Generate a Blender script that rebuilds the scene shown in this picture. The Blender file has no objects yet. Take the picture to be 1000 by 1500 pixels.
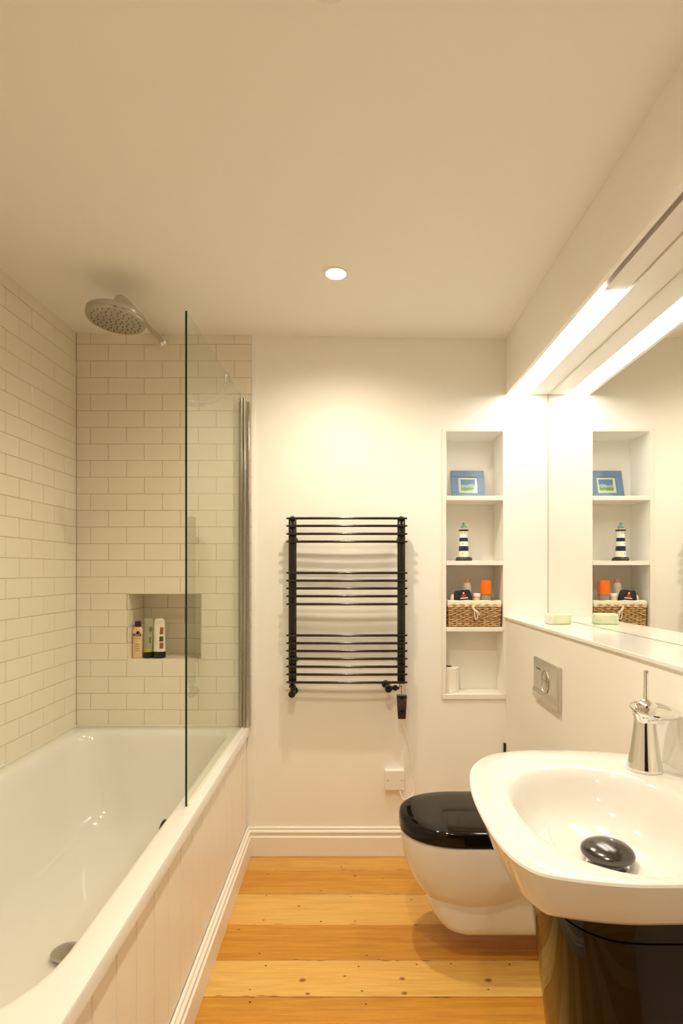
import bpy, bmesh, math, random
from mathutils import Vector, Matrix
random.seed(7)
PI = math.pi
S = bpy.context.scene
COL = S.collection

# ---------------------------------------------------------------- constants
E = 1.1935            # eye height
D = 2.3477            # distance of the back wall
XL, XR, XM = -1.186, 0.619, 0.7964   # left wall, cistern boxing / bulkhead, mirror plane
YR = -0.55            # wall behind the camera
def ceil_z(x): return E + 1.0016 - (x - XL) * (0.0246 / 1.805)
def led_z(y): return E - 0.1915 + (D - y) * 0.0076
RIM = E - 0.650
def outer(y): return -0.457 + 0.02 * (D - y)

# ---------------------------------------------------------------- materials
def mat(name, col, rough=0.5, metal=0.0, coat=0.0, spec=0.5, bump=None, trans=0.0, ior=1.45, emit=None, estr=0.0, var=None):
    m = bpy.data.materials.new(name); m.use_nodes = True
    nt = m.node_tree; b = nt.nodes['Principled BSDF']
    b.inputs['Base Color'].default_value = (*col, 1); b.inputs['Roughness'].default_value = rough
    b.inputs['Metallic'].default_value = metal; b.inputs['Coat Weight'].default_value = coat
    b.inputs['Coat Roughness'].default_value = 0.04
    b.inputs['Specular IOR Level'].default_value = spec
    b.inputs['Transmission Weight'].default_value = trans; b.inputs['IOR'].default_value = ior
    if emit:
        b.inputs['Emission Color'].default_value = (*emit, 1); b.inputs['Emission Strength'].default_value = estr
    tc = nt.nodes.new('ShaderNodeTexCoord')
    if var:   # (scale, second colour, amount-low, amount-high)
        n = nt.nodes.new('ShaderNodeTexNoise'); n.inputs['Scale'].default_value = var[0]; n.inputs['Detail'].default_value = 4
        nt.links.new(tc.outputs['Object'], n.inputs['Vector'])
        r = nt.nodes.new('ShaderNodeMapRange'); r.inputs[1].default_value = var[2]; r.inputs[2].default_value = var[3]
        nt.links.new(n.outputs['Fac'], r.inputs[0])
        mx = nt.nodes.new('ShaderNodeMix'); mx.data_type = 'RGBA'
        mx.inputs[6].default_value = (*col, 1); mx.inputs[7].default_value = (*var[1], 1)
        nt.links.new(r.outputs[0], mx.inputs[0]); nt.links.new(mx.outputs[2], b.inputs['Base Color'])
    if bump:  # (scale, strength, distance)
        n = nt.nodes.new('ShaderNodeTexNoise'); n.inputs['Scale'].default_value = bump[0]; n.inputs['Detail'].default_value = 3
        nt.links.new(tc.outputs['Object'], n.inputs['Vector'])
        bp = nt.nodes.new('ShaderNodeBump'); bp.inputs['Strength'].default_value = bump[1]; bp.inputs['Distance'].default_value = bump[2]
        nt.links.new(n.outputs['Fac'], bp.inputs['Height']); nt.links.new(bp.outputs['Normal'], b.inputs['Normal'])
    return m

M = {}
M['plaster'] = mat('cream_plaster', (.90, .885, .84), .55, spec=.35, bump=(9, .25, .004), var=(3, (.885, .87, .82), .35, .65))
M['ceiling'] = mat('ceiling_paint', (.88, .86, .81), .8, spec=.2, bump=(5, .2, .004))
M['gloss_white'] = mat('white_satin_paint', (.87, .83, .76), .25, bump=(14, .12, .002))
M['panel'] = mat('painted_panel', (.86, .815, .735), .32, bump=(20, .1, .001))
M['tile'] = mat('cream_glazed_tile', (.82, .765, .65), .10, spec=.5, bump=(11, .25, .0025), var=(2.3, (.80, .74, .615), .35, .65))
M['grout'] = mat('tile_grout', (.56, .48, .35), .85, var=(30, (.50, .42, .30), .4, .6))
M['enamel'] = mat('bath_enamel', (.79, .77, .73), .10, coat=.3)
M['ceramic'] = mat('white_ceramic', (.77, .755, .73), .07, coat=.3)
M['black_gloss'] = mat('black_gloss', (.006, .004, .003), .06, spec=.35)
M['black_vase'] = mat('black_glazed_ceramic', (.008, .005, .003), .05, spec=.38)
M['chrome'] = mat('chrome', (.86, .85, .83), .05, metal=1)
M['satin'] = mat('satin_chrome', (.66, .63, .58), .24, metal=1)
M['dimchrome'] = mat('worn_chrome', (.50, .48, .44), .22, metal=1)
M['plug_metal'] = mat('dark_nickel', (.12, .115, .11), .20, metal=1)
M['rad'] = mat('black_chrome_enamel', (.016, .012, .009), .17, coat=.25)
M['black_plastic'] = mat('black_plastic', (.012, .011, .010), .3)
M['smoke_plastic'] = mat('smoked_plastic', (.05, .04, .035), .12, coat=.5)
M['white_plastic'] = mat('white_plastic', (.84, .80, .76), .3)
M['cable'] = mat('white_cable', (.88, .86, .80), .4)
M['screw'] = mat('screw_head', (.25, .2, .15), .4, metal=.8)
M['mirror'] = mat('mirror_silver', (.93, .94, .91), .0, metal=1)
M['mirror_edge'] = mat('mirror_edge', (.50, .50, .43), .3)
M['ledge'] = mat('polished_white_stone', (.89, .87, .83), .12, var=(5, (.86, .83, .78), .45, .7))
M['ledge_edge'] = mat('stone_edge', (.80, .72, .58), .3)
M['blue'] = mat('blue_painted_wood', (.15, .24, .40), .35)
M['card'] = mat('white_mount_card', (.86, .84, .76), .6)
M['navy'] = mat('navy_paint', (.015, .025, .07), .35)
M['lh_white'] = mat('white_painted_wood', (.88, .85, .78), .4)
M['lh_green'] = mat('sea_green_paint', (.12, .34, .27), .5)
M['lh_rock'] = mat('dark_rock', (.025, .03, .025), .6, bump=(120, .8, .003), var=(160, (.12, .12, .1), .5, .7))
M['wicker'] = mat('brown_wicker', (.46, .27, .11), .5, var=(60, (.62, .42, .20), .35, .65))
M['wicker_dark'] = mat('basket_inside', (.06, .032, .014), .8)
M['linen'] = mat('cream_linen', (.82, .76, .63), .85, bump=(300, .3, .0006))
M['rope'] = mat('cotton_cord', (.78, .71, .58), .8)
M['orange'] = mat('orange_plastic', (.90, .17, .012), .35)
M['amber'] = mat('clear_glass_bottle', (.55, .50, .38), .08, trans=.45, ior=1.3)
M['jar'] = mat('pale_gold_jar', (.72, .58, .30), .3)
M['black_pack'] = mat('black_packaging', (.02, .02, .022), .35, bump=(40, .5, .003))
M['red_print'] = mat('red_print', (.55, .03, .02), .4)
M['white_print'] = mat('white_print', (.85, .83, .8), .5)
M['grey_print'] = mat('grey_print', (.35, .35, .34), .5)
M['pink'] = mat('pink_cap', (.75, .27, .25), .4)
M['frost'] = mat('frosted_bottle', (.78, .72, .64), .35)
M['paper'] = mat('toilet_paper', (.88, .85, .78), .95, bump=(200, .3, .0008))
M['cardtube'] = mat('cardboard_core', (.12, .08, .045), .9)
M['soap_green'] = mat('pale_green_soap', (.66, .76, .50), .45, var=(25, (.78, .80, .60), .4, .65))
M['soap_pink'] = mat('pale_pink_soap', (.84, .72, .64), .45, var=(25, (.85, .80, .70), .4, .65))
M['cream_bottle'] = mat('cream_bottle', (.80, .58, .34), .3)
M['purple'] = mat('purple_plastic', (.07, .012, .03), .3)
M['white_tube'] = mat('white_tube', (.80, .76, .66), .3)
M['green_tube'] = mat('milky_green_tube', (.50, .48, .34), .25, trans=.25)
M['green_gel'] = mat('green_gel', (.42, .45, .04), .3)
M['green_print'] = mat('green_print', (.16, .24, .03), .45)
M['brown_print'] = mat('brown_print', (.32, .12, .05), .45)
M['olive_print'] = mat('olive_print', (.09, .085, .015), .45)
M['lamp_on'] = mat('lit_lamp', (1, 1, 1), .5, emit=(1, .88, .70), estr=40)
M['tube_on'] = mat('lit_tube', (1, 1, 1), .5, emit=(1, .96, .87), estr=20)
M['slot'] = mat('shaded_slot_lining', (.05, .032, .018), .9)  # dark colour stands in for the shade deep in the slot
M['dark_hall'] = mat('added_dark_hallway', (.10, .075, .05), .8)  # dark colour for the added hall, to soak up light
M['nozzle'] = mat('rubber_nozzle', (.16, .14, .11), .6)
M['clear_plastic'] = mat('clear_plastic', (.90, .90, .86), .10, trans=.9, ior=1.2)
M['seal'] = mat('sealant', (.82, .78, .68), .4)

def glass_mat():
    m = bpy.data.materials.new('screen_glass'); m.use_nodes = True; nt = m.node_tree
    nt.nodes.clear(); o = nt.nodes.new('ShaderNodeOutputMaterial')
    t = nt.nodes.new('ShaderNodeBsdfTransparent'); t.inputs[0].default_value = (.955, .975, .945, 1)
    g = nt.nodes.new('ShaderNodeBsdfGlossy'); g.inputs['Roughness'].default_value = .01
    f = nt.nodes.new('ShaderNodeFresnel'); f.inputs[0].default_value = 1.38
    x = nt.nodes.new('ShaderNodeMixShader')
    ge = nt.nodes.new('ShaderNodeNewGeometry'); iv = nt.nodes.new('ShaderNodeMath'); iv.operation = 'SUBTRACT'; iv.inputs[0].default_value = 1
    nt.links.new(ge.outputs['Backfacing'], iv.inputs[1]); mu = nt.nodes.new('ShaderNodeMath'); mu.operation = 'MULTIPLY'
    nt.links.new(f.outputs[0], mu.inputs[0]); nt.links.new(iv.outputs[0], mu.inputs[1])
    nt.links.new(mu.outputs[0], x.inputs[0]); nt.links.new(t.outputs[0], x.inputs[1]); nt.links.new(g.outputs[0], x.inputs[2])
    nt.links.new(x.outputs[0], o.inputs[0]); return m
M['glass'] = glass_mat()
M['glass_edge'] = mat('green_glass_edge', (.010, .035, .018), .12, spec=.5)

def picture_mat():
    m = mat('seaside_picture', (.5, .6, .5), .25); nt = m.node_tree; b = nt.nodes['Principled BSDF']
    tc = nt.nodes.new('ShaderNodeTexCoord'); sp = nt.nodes.new('ShaderNodeSeparateXYZ')
    nt.links.new(tc.outputs['Generated'], sp.inputs[0])
    n = nt.nodes.new('ShaderNodeTexNoise'); n.inputs['Scale'].default_value = 7; nt.links.new(tc.outputs['Generated'], n.inputs['Vector'])
    a = nt.nodes.new('ShaderNodeMath'); a.operation = 'MULTIPLY_ADD'; a.inputs[1].default_value = .45
    nt.links.new(n.outputs['Fac'], a.inputs[0]); nt.links.new(sp.outputs['Z'], a.inputs[2])
    r = nt.nodes.new('ShaderNodeValToRGB'); nt.links.new(a.outputs[0], r.inputs[0])
    e = r.color_ramp.elements
    n.inputs['Detail'].default_value = 6; a.inputs[1].default_value = .9; e[0].position = .2; e[0].color = (.35, .42, .25, 1); e[1].position = 1.15 if False else 1.0; e[1].color = (.15, .25, .6, 1)
    for p, c in ((.42, (.45, .62, .45, 1)), (.55, (.18, .38, .10, 1)), (.75, (.30, .42, .12, 1)), (.88, (.55, .68, .75, 1))):
        x = e.new(p); x.color = c
    nt.links.new(r.outputs[0], b.inputs['Base Color']); return m
M['picture'] = picture_mat()

def floor_mat():
    m = bpy.data.materials.new('varnished_pine_boards'); m.use_nodes = True; nt = m.node_tree; L = nt.links
    b = nt.nodes['Principled BSDF']; b.inputs['Roughness'].default_value = .33
    N = nt.nodes.new
    tc = N('ShaderNodeTexCoord'); at = N('ShaderNodeAttribute'); at.attribute_name = 'tone'
    sep = N('ShaderNodeSeparateColor'); L.new(at.outputs['Color'], sep.inputs[0])
    off = N('ShaderNodeCombineXYZ'); mu = N('ShaderNodeMath'); mu.operation = 'MULTIPLY'; mu.inputs[1].default_value = 37
    L.new(sep.outputs[1], mu.inputs[0]); L.new(mu.outputs[0], off.inputs[0]); L.new(mu.outputs[0], off.inputs[2])
    add = N('ShaderNodeVectorMath'); add.operation = 'ADD'; L.new(tc.outputs['Object'], add.inputs[0]); L.new(off.outputs[0], add.inputs[1])
    def noise(sc, scale, detail, dist=0):
        mp = N('ShaderNodeMapping'); mp.inputs['Scale'].default_value = sc; L.new(add.outputs[0], mp.inputs['Vector'])
        n = N('ShaderNodeTexNoise'); n.inputs['Scale'].default_value = scale; n.inputs['Detail'].default_value = detail
        n.inputs['Distortion'].default_value = dist; L.new(mp.outputs[0], n.inputs['Vector']); return n.outputs['Fac']
    def mrange(v, a, c, d=0, e=1):
        r = N('ShaderNodeMapRange'); r.inputs[1].default_value = a; r.inputs[2].default_value = c
        r.inputs[3].default_value = d; r.inputs[4].default_value = e; L.new(v, r.inputs[0]); return r.outputs[0]
    def mix(fac, a, c, mode='MIX'):
        x = N('ShaderNodeMix'); x.data_type = 'RGBA'; x.blend_type = mode
        if isinstance(fac, (int, float)): x.inputs[0].default_value = fac
        else: L.new(fac, x.inputs[0])
        for i, v in ((6, a), (7, c)):
            if isinstance(v, tuple): x.inputs[i].default_value = (*v, 1)
            else: L.new(v, x.inputs[i])
        return x.outputs[2]
    g1 = mrange(noise((1.2, 16, 4), 3.2, 5, .8), .35, .68)
    g2 = mrange(noise((2, 60, 6), 4, 4, .3), .40, .66)
    blot = mrange(noise((1, 1.6, 1), 2.6, 3), .38, .64)
    pale = mix(g1, (.75, .485, .14), (.68, .41, .10))
    orange = mix(g1, (.60, .29, .030), (.49, .215, .017))
    base = mix(sep.outputs[0], orange, pale)
    base = mix(mrange(blot, 0, 1, 0, .35), base, mix(1.0, base, (1.12, .92, .72), 'MULTIPLY'))
    base = mix(mrange(g2, 0, 1, 0, .42), base, mix(1.0, base, (.72, .60, .45), 'MULTIPLY'))
    # knots
    sx = N('ShaderNodeSeparateXYZ'); L.new(tc.outputs['Object'], sx.inputs[0])
    wob = noise((1, 1, 1), 60, 2)
    acc = None
    def kp(px, py): y = E * 818 / (py - 836.5); return ((px - 525) * y / 818, y)
    for (px, py, r) in ((443, 1436, .0085), (589, 1434, .007), (715, 1436, .009), (450, 1456, .006), (592, 1455, .007),
                        (438, 1327, .005), (520, 1283, .006), (610, 1283, .005), (350, 1362, .004), (505, 1430, .004), (392, 1280, .004)):
        x, y = kp(px, py)
        v = N('ShaderNodeCombineXYZ')
        a = N('ShaderNodeMath'); a.operation = 'SUBTRACT'; a.inputs[1].default_value = x; L.new(sx.outputs[0], a.inputs[0])
        a2 = N('ShaderNodeMath'); a2.operation = 'MULTIPLY'; a2.inputs[1].default_value = .75; L.new(a.outputs[0], a2.inputs[0])
        c = N('ShaderNodeMath'); c.operation = 'SUBTRACT'; c.inputs[1].default_value = y; L.new(sx.outputs[1], c.inputs[0])
        L.new(a2.outputs[0], v.inputs[0]); L.new(c.outputs[0], v.inputs[1])
        ln = N('ShaderNodeVectorMath'); ln.operation = 'LENGTH'; L.new(v.outputs[0], ln.inputs[0])
        wv = N('ShaderNodeMath'); wv.operation = 'MULTIPLY_ADD'; wv.inputs[1].default_value = .005; L.new(wob, wv.inputs[0]); L.new(ln.outputs['Value'], wv.inputs[2])
        k = mrange(wv.outputs[0], r * 1.15 + .0025, r * .55 + .0025)
        if acc is None: acc = k
        else:
            mm = N('ShaderNodeMath'); mm.operation = 'MAXIMUM'; L.new(acc, mm.inputs[0]); L.new(k, mm.inputs[1]); acc = mm.outputs[0]
    base = mix(mrange(acc, 0, 1, 0, .85), base, (.20, .055, .008))
    L.new(base, b.inputs['Base Color'])
    bp = N('ShaderNodeBump'); bp.inputs['Strength'].default_value = .25; bp.inputs['Distance'].default_value = .001
    L.new(g2, bp.inputs['Height']); L.new(bp.outputs[0], b.inputs['Normal'])
    L.new(mrange(g1, 0, 1, .28, .42), b.inputs['Roughness'])
    return m
M['floor'] = floor_mat()
M['gap'] = mat('board_gap', (.035, .014, .004), .9)
M['nail'] = mat('nail_head', (.05, .02, .008), .6)

# ---------------------------------------------------------------- mesh builder
class MB:
    def __init__(s): s.v = []; s.f = []; s.m = []; s.mi = 0; s.sm = []
    def slot(s, i): s.mi = i; return s
    def add(s, vs, fs, smooth=False):
        o = len(s.v); s.v += [tuple(p) for p in vs]
        for f in fs: s.f.append([i + o for i in f]); s.m.append(s.mi); s.sm.append(smooth)
        return s
    def box(s, x0, x1, y0, y1, z0, z1):
        v = [(x0,y0,z0),(x1,y0,z0),(x1,y1,z0),(x0,y1,z0),(x0,y0,z1),(x1,y0,z1),(x1,y1,z1),(x0,y1,z1)]
        return s.add(v, [(3,2,1,0),(4,5,6,7),(0,1,5,4),(1,2,6,5),(2,3,7,6),(3,0,4,7)])
    def hexa(s, v): return s.add(v, [(3,2,1,0),(4,5,6,7),(0,1,5,4),(1,2,6,5),(2,3,7,6),(3,0,4,7)])
    def loft(s, rings, cap0=True, cap1=True, smooth=True, closed=True):
        n = len(rings[0]); vs = [p for r in rings for p in r]; fs = []
        for k in range(len(rings) - 1):
            for i in range(n if closed else n - 1):
                j = (i + 1) % n
                fs.append((k*n+i, k*n+j, (k+1)*n+j, (k+1)*n+i))
        if cap0: fs.append(tuple(reversed(range(n))))
        if cap1: fs.append(tuple(range((len(rings)-1)*n, len(rings)*n)))
        return s.add(vs, fs, smooth)
    def lathe(s, c, prof, n=32, axis='z', sx=1, sy=1, cap0=True, cap1=True, smooth=True):
        rings = []
        for r, h in prof:
            ring = []
            for i in range(n):
                a = 2*PI*i/n; u, w = r*math.cos(a)*sx, r*math.sin(a)*sy
                if axis == 'z': p = (c[0]+u, c[1]+w, c[2]+h)
                elif axis == 'x': p = (c[0]+h, c[1]+u, c[2]+w)
                else: p = (c[0]+w, c[1]+h, c[2]+u)
                ring.append(p)
            rings.append(ring)
        return s.loft(rings, cap0, cap1, smooth)
    def tube(s, pts, r, n=10, cap=True):
        pts = [Vector(p) for p in pts]; rings = []; up = None
        for i, p in enumerate(pts):
            t = (pts[min(i+1, len(pts)-1)] - pts[max(i-1, 0)]).normalized()
            if up is None:
                up = Vector((0,0,1)) if abs(t.z) < .9 else Vector((1,0,0))
            a = t.cross(up)
            if a.length < 1e-5: a = t.cross(Vector((0,1,0)))
            a.normalize(); b = a.cross(t).normalized(); up = b
            rr = r[i] if isinstance(r, (list, tuple)) else r
            rings.append([p + a*math.cos(2*PI*k/n)*rr + b*math.sin(2*PI*k/n)*rr for k in range(n)])
        return s.loft(rings, cap, cap)
    def build(s, name, mats, parent=None, bevel=0, seg=2, sub=0, angle=35):
        me = bpy.data.meshes.new(name); me.from_pydata(s.v, [], s.f)
        if not isinstance(mats, (list, tuple)): mats = [mats]
        for m in mats: me.materials.append(m)
        for i, p in enumerate(me.polygons): p.material_index = s.m[i]; p.use_smooth = s.sm[i]
        bm = bmesh.new(); bm.from_mesh(me); bmesh.ops.recalc_face_normals(bm, faces=bm.faces); bm.to_mesh(me); bm.free()
        me.update(); o = bpy.data.objects.new(name, me); COL.objects.link(o)
        if bevel:
            b = o.modifiers.new('bevel', 'BEVEL'); b.width = bevel; b.segments = seg; b.limit_method = 'ANGLE'; b.angle_limit = math.radians(angle); b.harden_normals = False
            for p in me.polygons: p.use_smooth = True
        if any(s.sm) or bevel:
            try: me.set_sharp_from_angle(angle=math.radians(40 if not bevel else 60))
            except Exception: pass
        if sub:
            q = o.modifiers.new('sub', 'SUBSURF'); q.levels = sub; q.render_levels = sub
        if parent:
            o.parent = parent; o.matrix_parent_inverse = Matrix.Translation(parent.location).inverted() if parent.rotation_euler.z == 0 else parent.matrix_basis.inverted()
        return o

def tag(o, label, cat, group=None, kind=None):
    o['label'] = label; o['category'] = cat
    if group: o['group'] = group
    if kind: o['kind'] = kind
    return o
def struct(o, label=None):
    o['kind'] = 'structure'
    if label: o['label'] = label
    return o
def thing(name, label, cat, loc, group=None):
    o = bpy.data.objects.new(name, None); COL.objects.link(o); o.location = loc; o.empty_display_size = .05
    return tag(o, label, cat, group)

def rrect(x0, x1, y0, y1, rs, z, n=8, m=10):
    """rounded rectangle ring; rs = radii (x1y0, x1y1, x0y1, x0y0); fixed point count"""
    if not isinstance(rs, (tuple, list)): rs = (rs,)*4
    cs = [(x1-rs[0], y0+rs[0], -PI/2, rs[0]), (x1-rs[1], y1-rs[1], 0, rs[1]), (x0+rs[2], y1-rs[2], PI/2, rs[2]), (x0+rs[3], y0+rs[3], PI, rs[3])]
    arcs = [[(cx+r*math.cos(a0+PI/2*k/n), cy+r*math.sin(a0+PI/2*k/n)) for k in range(n+1)] for cx, cy, a0, r in cs]
    pts = []
    for i in range(4):
        pts += arcs[i]; a, b = arcs[i][-1], arcs[(i+1) % 4][0]
        for k in range(1, m): pts.append((a[0]+(b[0]-a[0])*k/m, a[1]+(b[1]-a[1])*k/m))
    return [(x, y, z) for x, y in pts]

def spline(pts, per=8, closed=False):
    P = [Vector(p) for p in pts]; n = len(P); out = []
    rng = range(n) if closed else range(n-1)
    for i in rng:
        p1, p2 = P[i], P[(i+1) % n]
        p0 = P[(i-1) % n] if closed or i > 0 else p1 + (p1-p2)
        p3 = P[(i+2) % n] if closed or i+2 < n else p2 + (p2-p1)
        for k in range(per):
            t = k/per
            out.append(.5*((2*p1)+(-p0+p2)*t+(2*p0-5*p1+4*p2-p3)*t*t+(-p0+3*p1-3*p2+p3)*t**3))
    if not closed: out.append(P[-1])
    return out

def text(body, size, loc, rot, m, parent, depth=.0003, name='lettering'):
    c = bpy.data.curves.new(name, 'FONT'); c.body = body; c.size = size; c.extrude = depth; c.align_x = 'CENTER'; c.align_y = 'CENTER'
    o = bpy.data.objects.new(name, c); COL.objects.link(o); o.location = loc; o.rotation_euler = rot; bpy.context.view_layer.update()
    dg = bpy.context.evaluated_depsgraph_get(); me = bpy.data.meshes.new_from_object(o.evaluated_get(dg))
    COL.objects.unlink(o); bpy.data.objects.remove(o)
    me.materials.clear(); me.materials.append(m)
    q = bpy.data.objects.new(name, me); COL.objects.link(q)
    q.parent = parent; q.location = Vector(loc) - parent.location; q.rotation_euler = rot
    return q

# ================================================================ SETTING
# ---- floor boards (run left to right)
def build_floor():
    ys = [2.40, 976.3/(1274.4-836.5), 976.3/(1310-836.5), 976.3/(1354.5-836.5), 976.3/(1406.7-836.5), 976.3/(1460-836.5)]
    tones = [.55, .12, .92, .0, 1.0, .08, .8, .2, .95, .1, .7, .3, .9, .05, .8, .2, .6, .1]
    while ys[-1] > YR - .1: ys.append(ys[-1] - random.uniform(.15, .18))
    b = MB(); cols = []
    b.slot(1).box(XL-.05, XM+.1, YR-.1, 2.4, -.05, -.004); cols += [(0, 0)]*8
    for i in range(len(ys)-1):
        y1, y0 = ys[i]-.0008, ys[i+1]+.0008
        c = .0012; dz = random.uniform(-.0006, .0006)
        v = [(XL, y0, -.02), (XM, y0, -.02), (XM, y1, -.02), (XL, y1, -.02),
             (XL, y0, -c+dz), (XM, y0, -c+dz), (XM, y1, -c+dz), (XL, y1, -c+dz),
             (XL, y0+c, dz), (XM, y0+c, dz), (XM, y1-c, dz), (XL, y1-c, dz)]
        b.slot(0).add(v, [(0,1,5,4),(3,7,6,2),(4,5,9,8),(7,11,10,6),(8,9,10,11)])
        cols += [(tones[i % len(tones)], random.random())]*12
    # nails
    def kp(px, py): y = E*818/(py-836.5); return ((px-525)*y/818, y)
    ns = [kp(*q) for q in ((525,1416),(746,1413),(366,1468),(536,1471),(380,1397),(537,1400),(389,1415),(516,1305.6),(470,1305),(514,1314),
                           (366,1450),(530,1452),(610,1413),(715,1450),(386,1348),(470,1350),(520,1350),(500,1270),(560,1287),(390,1312),(602,1318),(660,1412))]
    for yy in ys[1:7]:
        for _ in range(9):
            x = random.uniform(-.42, .60); l = random.uniform(.004, .022); y = yy + random.choice((-1, 1))*random.uniform(.001, .004)
            b.slot(2).add([(x-l, y, .0008), (x, y-.0009, .0008), (x+l, y+.0004, .0008), (x, y+.0010, .0008)], [(0, 1, 2, 3)]); cols += [(0, 0)]*4
    for x, y in ns:
        k = 8; r = random.uniform(.0016, .0027)
        b.slot(2).add([(x+1.5*r*math.cos(2*PI*i/k), y+r*math.sin(2*PI*i/k), .0009) for i in range(k)], [tuple(range(k))]); cols += [(0, 0)]*k
    me_o = b.build('floor', [M['floor'], M['gap'], M['nail']])
    a = me_o.data.color_attributes.new('tone', 'FLOAT_COLOR', 'POINT')
    for i, (t, r) in enumerate(cols): a.data[i].color = (t, r, 0, 1)
    struct(me_o, 'varnished pine floorboards running across the room')
build_floor()

# ---- tiles
def tile(b, P, U, V, N, u0, u1, v0, v1, th=.006, g=.0011, ch=.0013):
    """one bevelled tile on plane P + u*U + v*V, facing N"""
    u0 += g; u1 -= g; v0 += g; v1 -= g
    if u1-u0 < .004 or v1-v0 < .004: return
    j = [random.uniform(-.0003, .0002) for _ in range(4)]
    q = lambda u, v, d: P + U*u + V*v + N*d
    cs = [(u0, v0), (u1, v0), (u1, v1), (u0, v1)]; ci = [(u0+ch, v0+ch), (u1-ch, v0+ch), (u1-ch, v1-ch), (u0+ch, v1-ch)]
    vs = [q(*c, -th) for c in cs] + [q(*c, -ch*.7) for c in cs] + [q(*c, j[i]) for i, c in enumerate(ci)]
    fs = [(0,1,5,4),(1,2,6,5),(2,3,7,6),(3,0,4,7),(4,5,9,8),(5,6,10,9),(6,7,11,10),(7,4,8,11),(8,9,10,11)]
    b.slot(1).add(vs, fs)
Z0, RH, TP = E-.654, .0699, .151
def tiled(b, P, U, V, N, umin, umax, off_even, off_odd, zlo, zhi, holes=()):
    """tile a plane whose V is up; offsets are joint positions along U"""
    k = -2
    while Z0 + k*RH < zhi:
        v0, v1 = max(Z0+k*RH, zlo), min(Z0+(k+1)*RH, zhi)
        if v1 - v0 > .006:
            off = off_even if k % 2 == 0 else off_odd
            u = off - math.ceil((off-umin)/TP)*TP
            while u < umax:
                a, c = max(u, umin), min(u+TP, umax)
                spans = [(a, c)]
                for (h0, h1, hz0, hz1) in holes:
                    if v0+.002 < hz1 and v1-.002 > hz0:
                        ns = []
                        for s0, s1 in spans:
                            if s1 <= h0 or s0 >= h1: ns.append((s0, s1))
                            else:
                                if s0 < h0: ns.append((s0, h0))
                                if s1 > h1: ns.append((h1, s1))
                        spans = ns
                for s0, s1 in spans: tile(b, P, U, V, N, s0, s1, v0, v1)
                u += TP
        k += 1

ZC = 2.30
TX1 = -.449                      # right end of the tiling
NX0, NX1 = -.971, -.6616         # tiled recess
NZ0, NZ1 = Z0+4*RH, Z0+8*RH
ND = .17
SX0, SX1 = .368, .6084           # shelf recess
SZT, SZB = E+.587, E-.518
# ---- back wall
b = MB()
Yg = D+.0015
# grout ground in tiled part (around recess)
b.slot(2)
b.box(XL-.1, NX0, Yg, D+.35, 0, ZC); b.box(NX1, TX1, Yg, D+.35, 0, ZC)
b.box(NX0, NX1, Yg, D+.35, 0, NZ0-.001); b.box(NX0, NX1, Yg, D+.35, NZ1+.001, ZC); b.box(NX0, NX1, D+ND+.0015, D+.35, NZ0-.001, NZ1+.001)
X_, Y_, Z_ = Vector((1,0,0)), Vector((0,1,0)), Vector((0,0,1))
tiled(b, Vector((0, D, 0)), X_, Z_, -Y_, XL, TX1, -1.052, -1.1267, RIM-.03, ZC, [(NX0, NX1, NZ0, NZ1)])
# recess: back, sides, floor, top
tiled(b, Vector((0, D+ND, 0)), X_, Z_, -Y_, NX0, NX1, -.935, -.86, NZ0, NZ1)
tiled(b, Vector((NX0+.003, 0, 0)), Y_, Z_, X_, D+.002, D+ND, D+.11, D+.05, NZ0, NZ1)
tiled(b, Vector((NX1-.003, 0, 0)), Y_, Z_, -X_, D+.002, D+ND, D+.11, D+.05, NZ0, NZ1)
for (a0, a1) in ((NX0, NX0+.155), (NX0+.155, NX1)):
    tile(b, Vector((0, 0, NZ0+.004)), X_, Y_, Z_, a0, a1, D, D+ND)
    tile(b, Vector((0, 0, NZ1-.002)), X_, Y_, -Z_, a0, a1, D, D+ND)
# plaster part with shelf recess
b.slot(0)
Yp = D+.003
b.box(-.475, TX1+.012, D+.0008, D+.34, 0, RIM-.001)
b.box(TX1+.012, SX0, Yp, Yp+.012, 0, ZC); b.box(TX1+.012, SX0, Yp+.012, D+.35, E-.2545, ZC); b.box(TX1+.012, SX0, Yp+.012, D+.35, 0, SZB-.012); b.box(TX1+.012, .325, Yp+.012, D+.35, SZB-.012, E-.2545); b.box(.325, SX0, D+.11, D+.35, SZB-.012, E-.2545); b.box(SX1, XM+.3, Yp, D+.35, 0, ZC)
b.box(SX0, SX1, Yp, D+.35, 0, SZB-.012); b.box(SX0, SX1, Yp, D+.35, SZT, ZC)
b.box(SX0, SX1, D+.17, D+.35, E-.245, SZT); b.box(SX0, SX1, D+.11, D+.35, SZB, E-.245)
# plastered tile edge bead
b.box(TX1, TX1+.014, D-.0015, D+.35, 0, ZC)
wb = struct(b.build('wall_back', [M['plaster'], M['tile'], M['grout']]), 'back wall, glazed brick tiles over the bath and cream plaster beside')
# ---- left wall
b = MB()
b.slot(2).box(XL-.3, XL-.0015, .6, D+.3, 0, ZC)
tiled(b, Vector((XL, 0, 0)), -Y_, Z_, X_, -D, -.6, -2.331, -2.2555-.151, RIM-.03, ZC)
b.slot(0).box(XL-.3, XL, YR-.1, .6, 0, ZC)
struct(b.build('wall_left', [M['plaster'], M['tile'], M['grout']]), 'left wall of cream glazed brick tiles')
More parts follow.
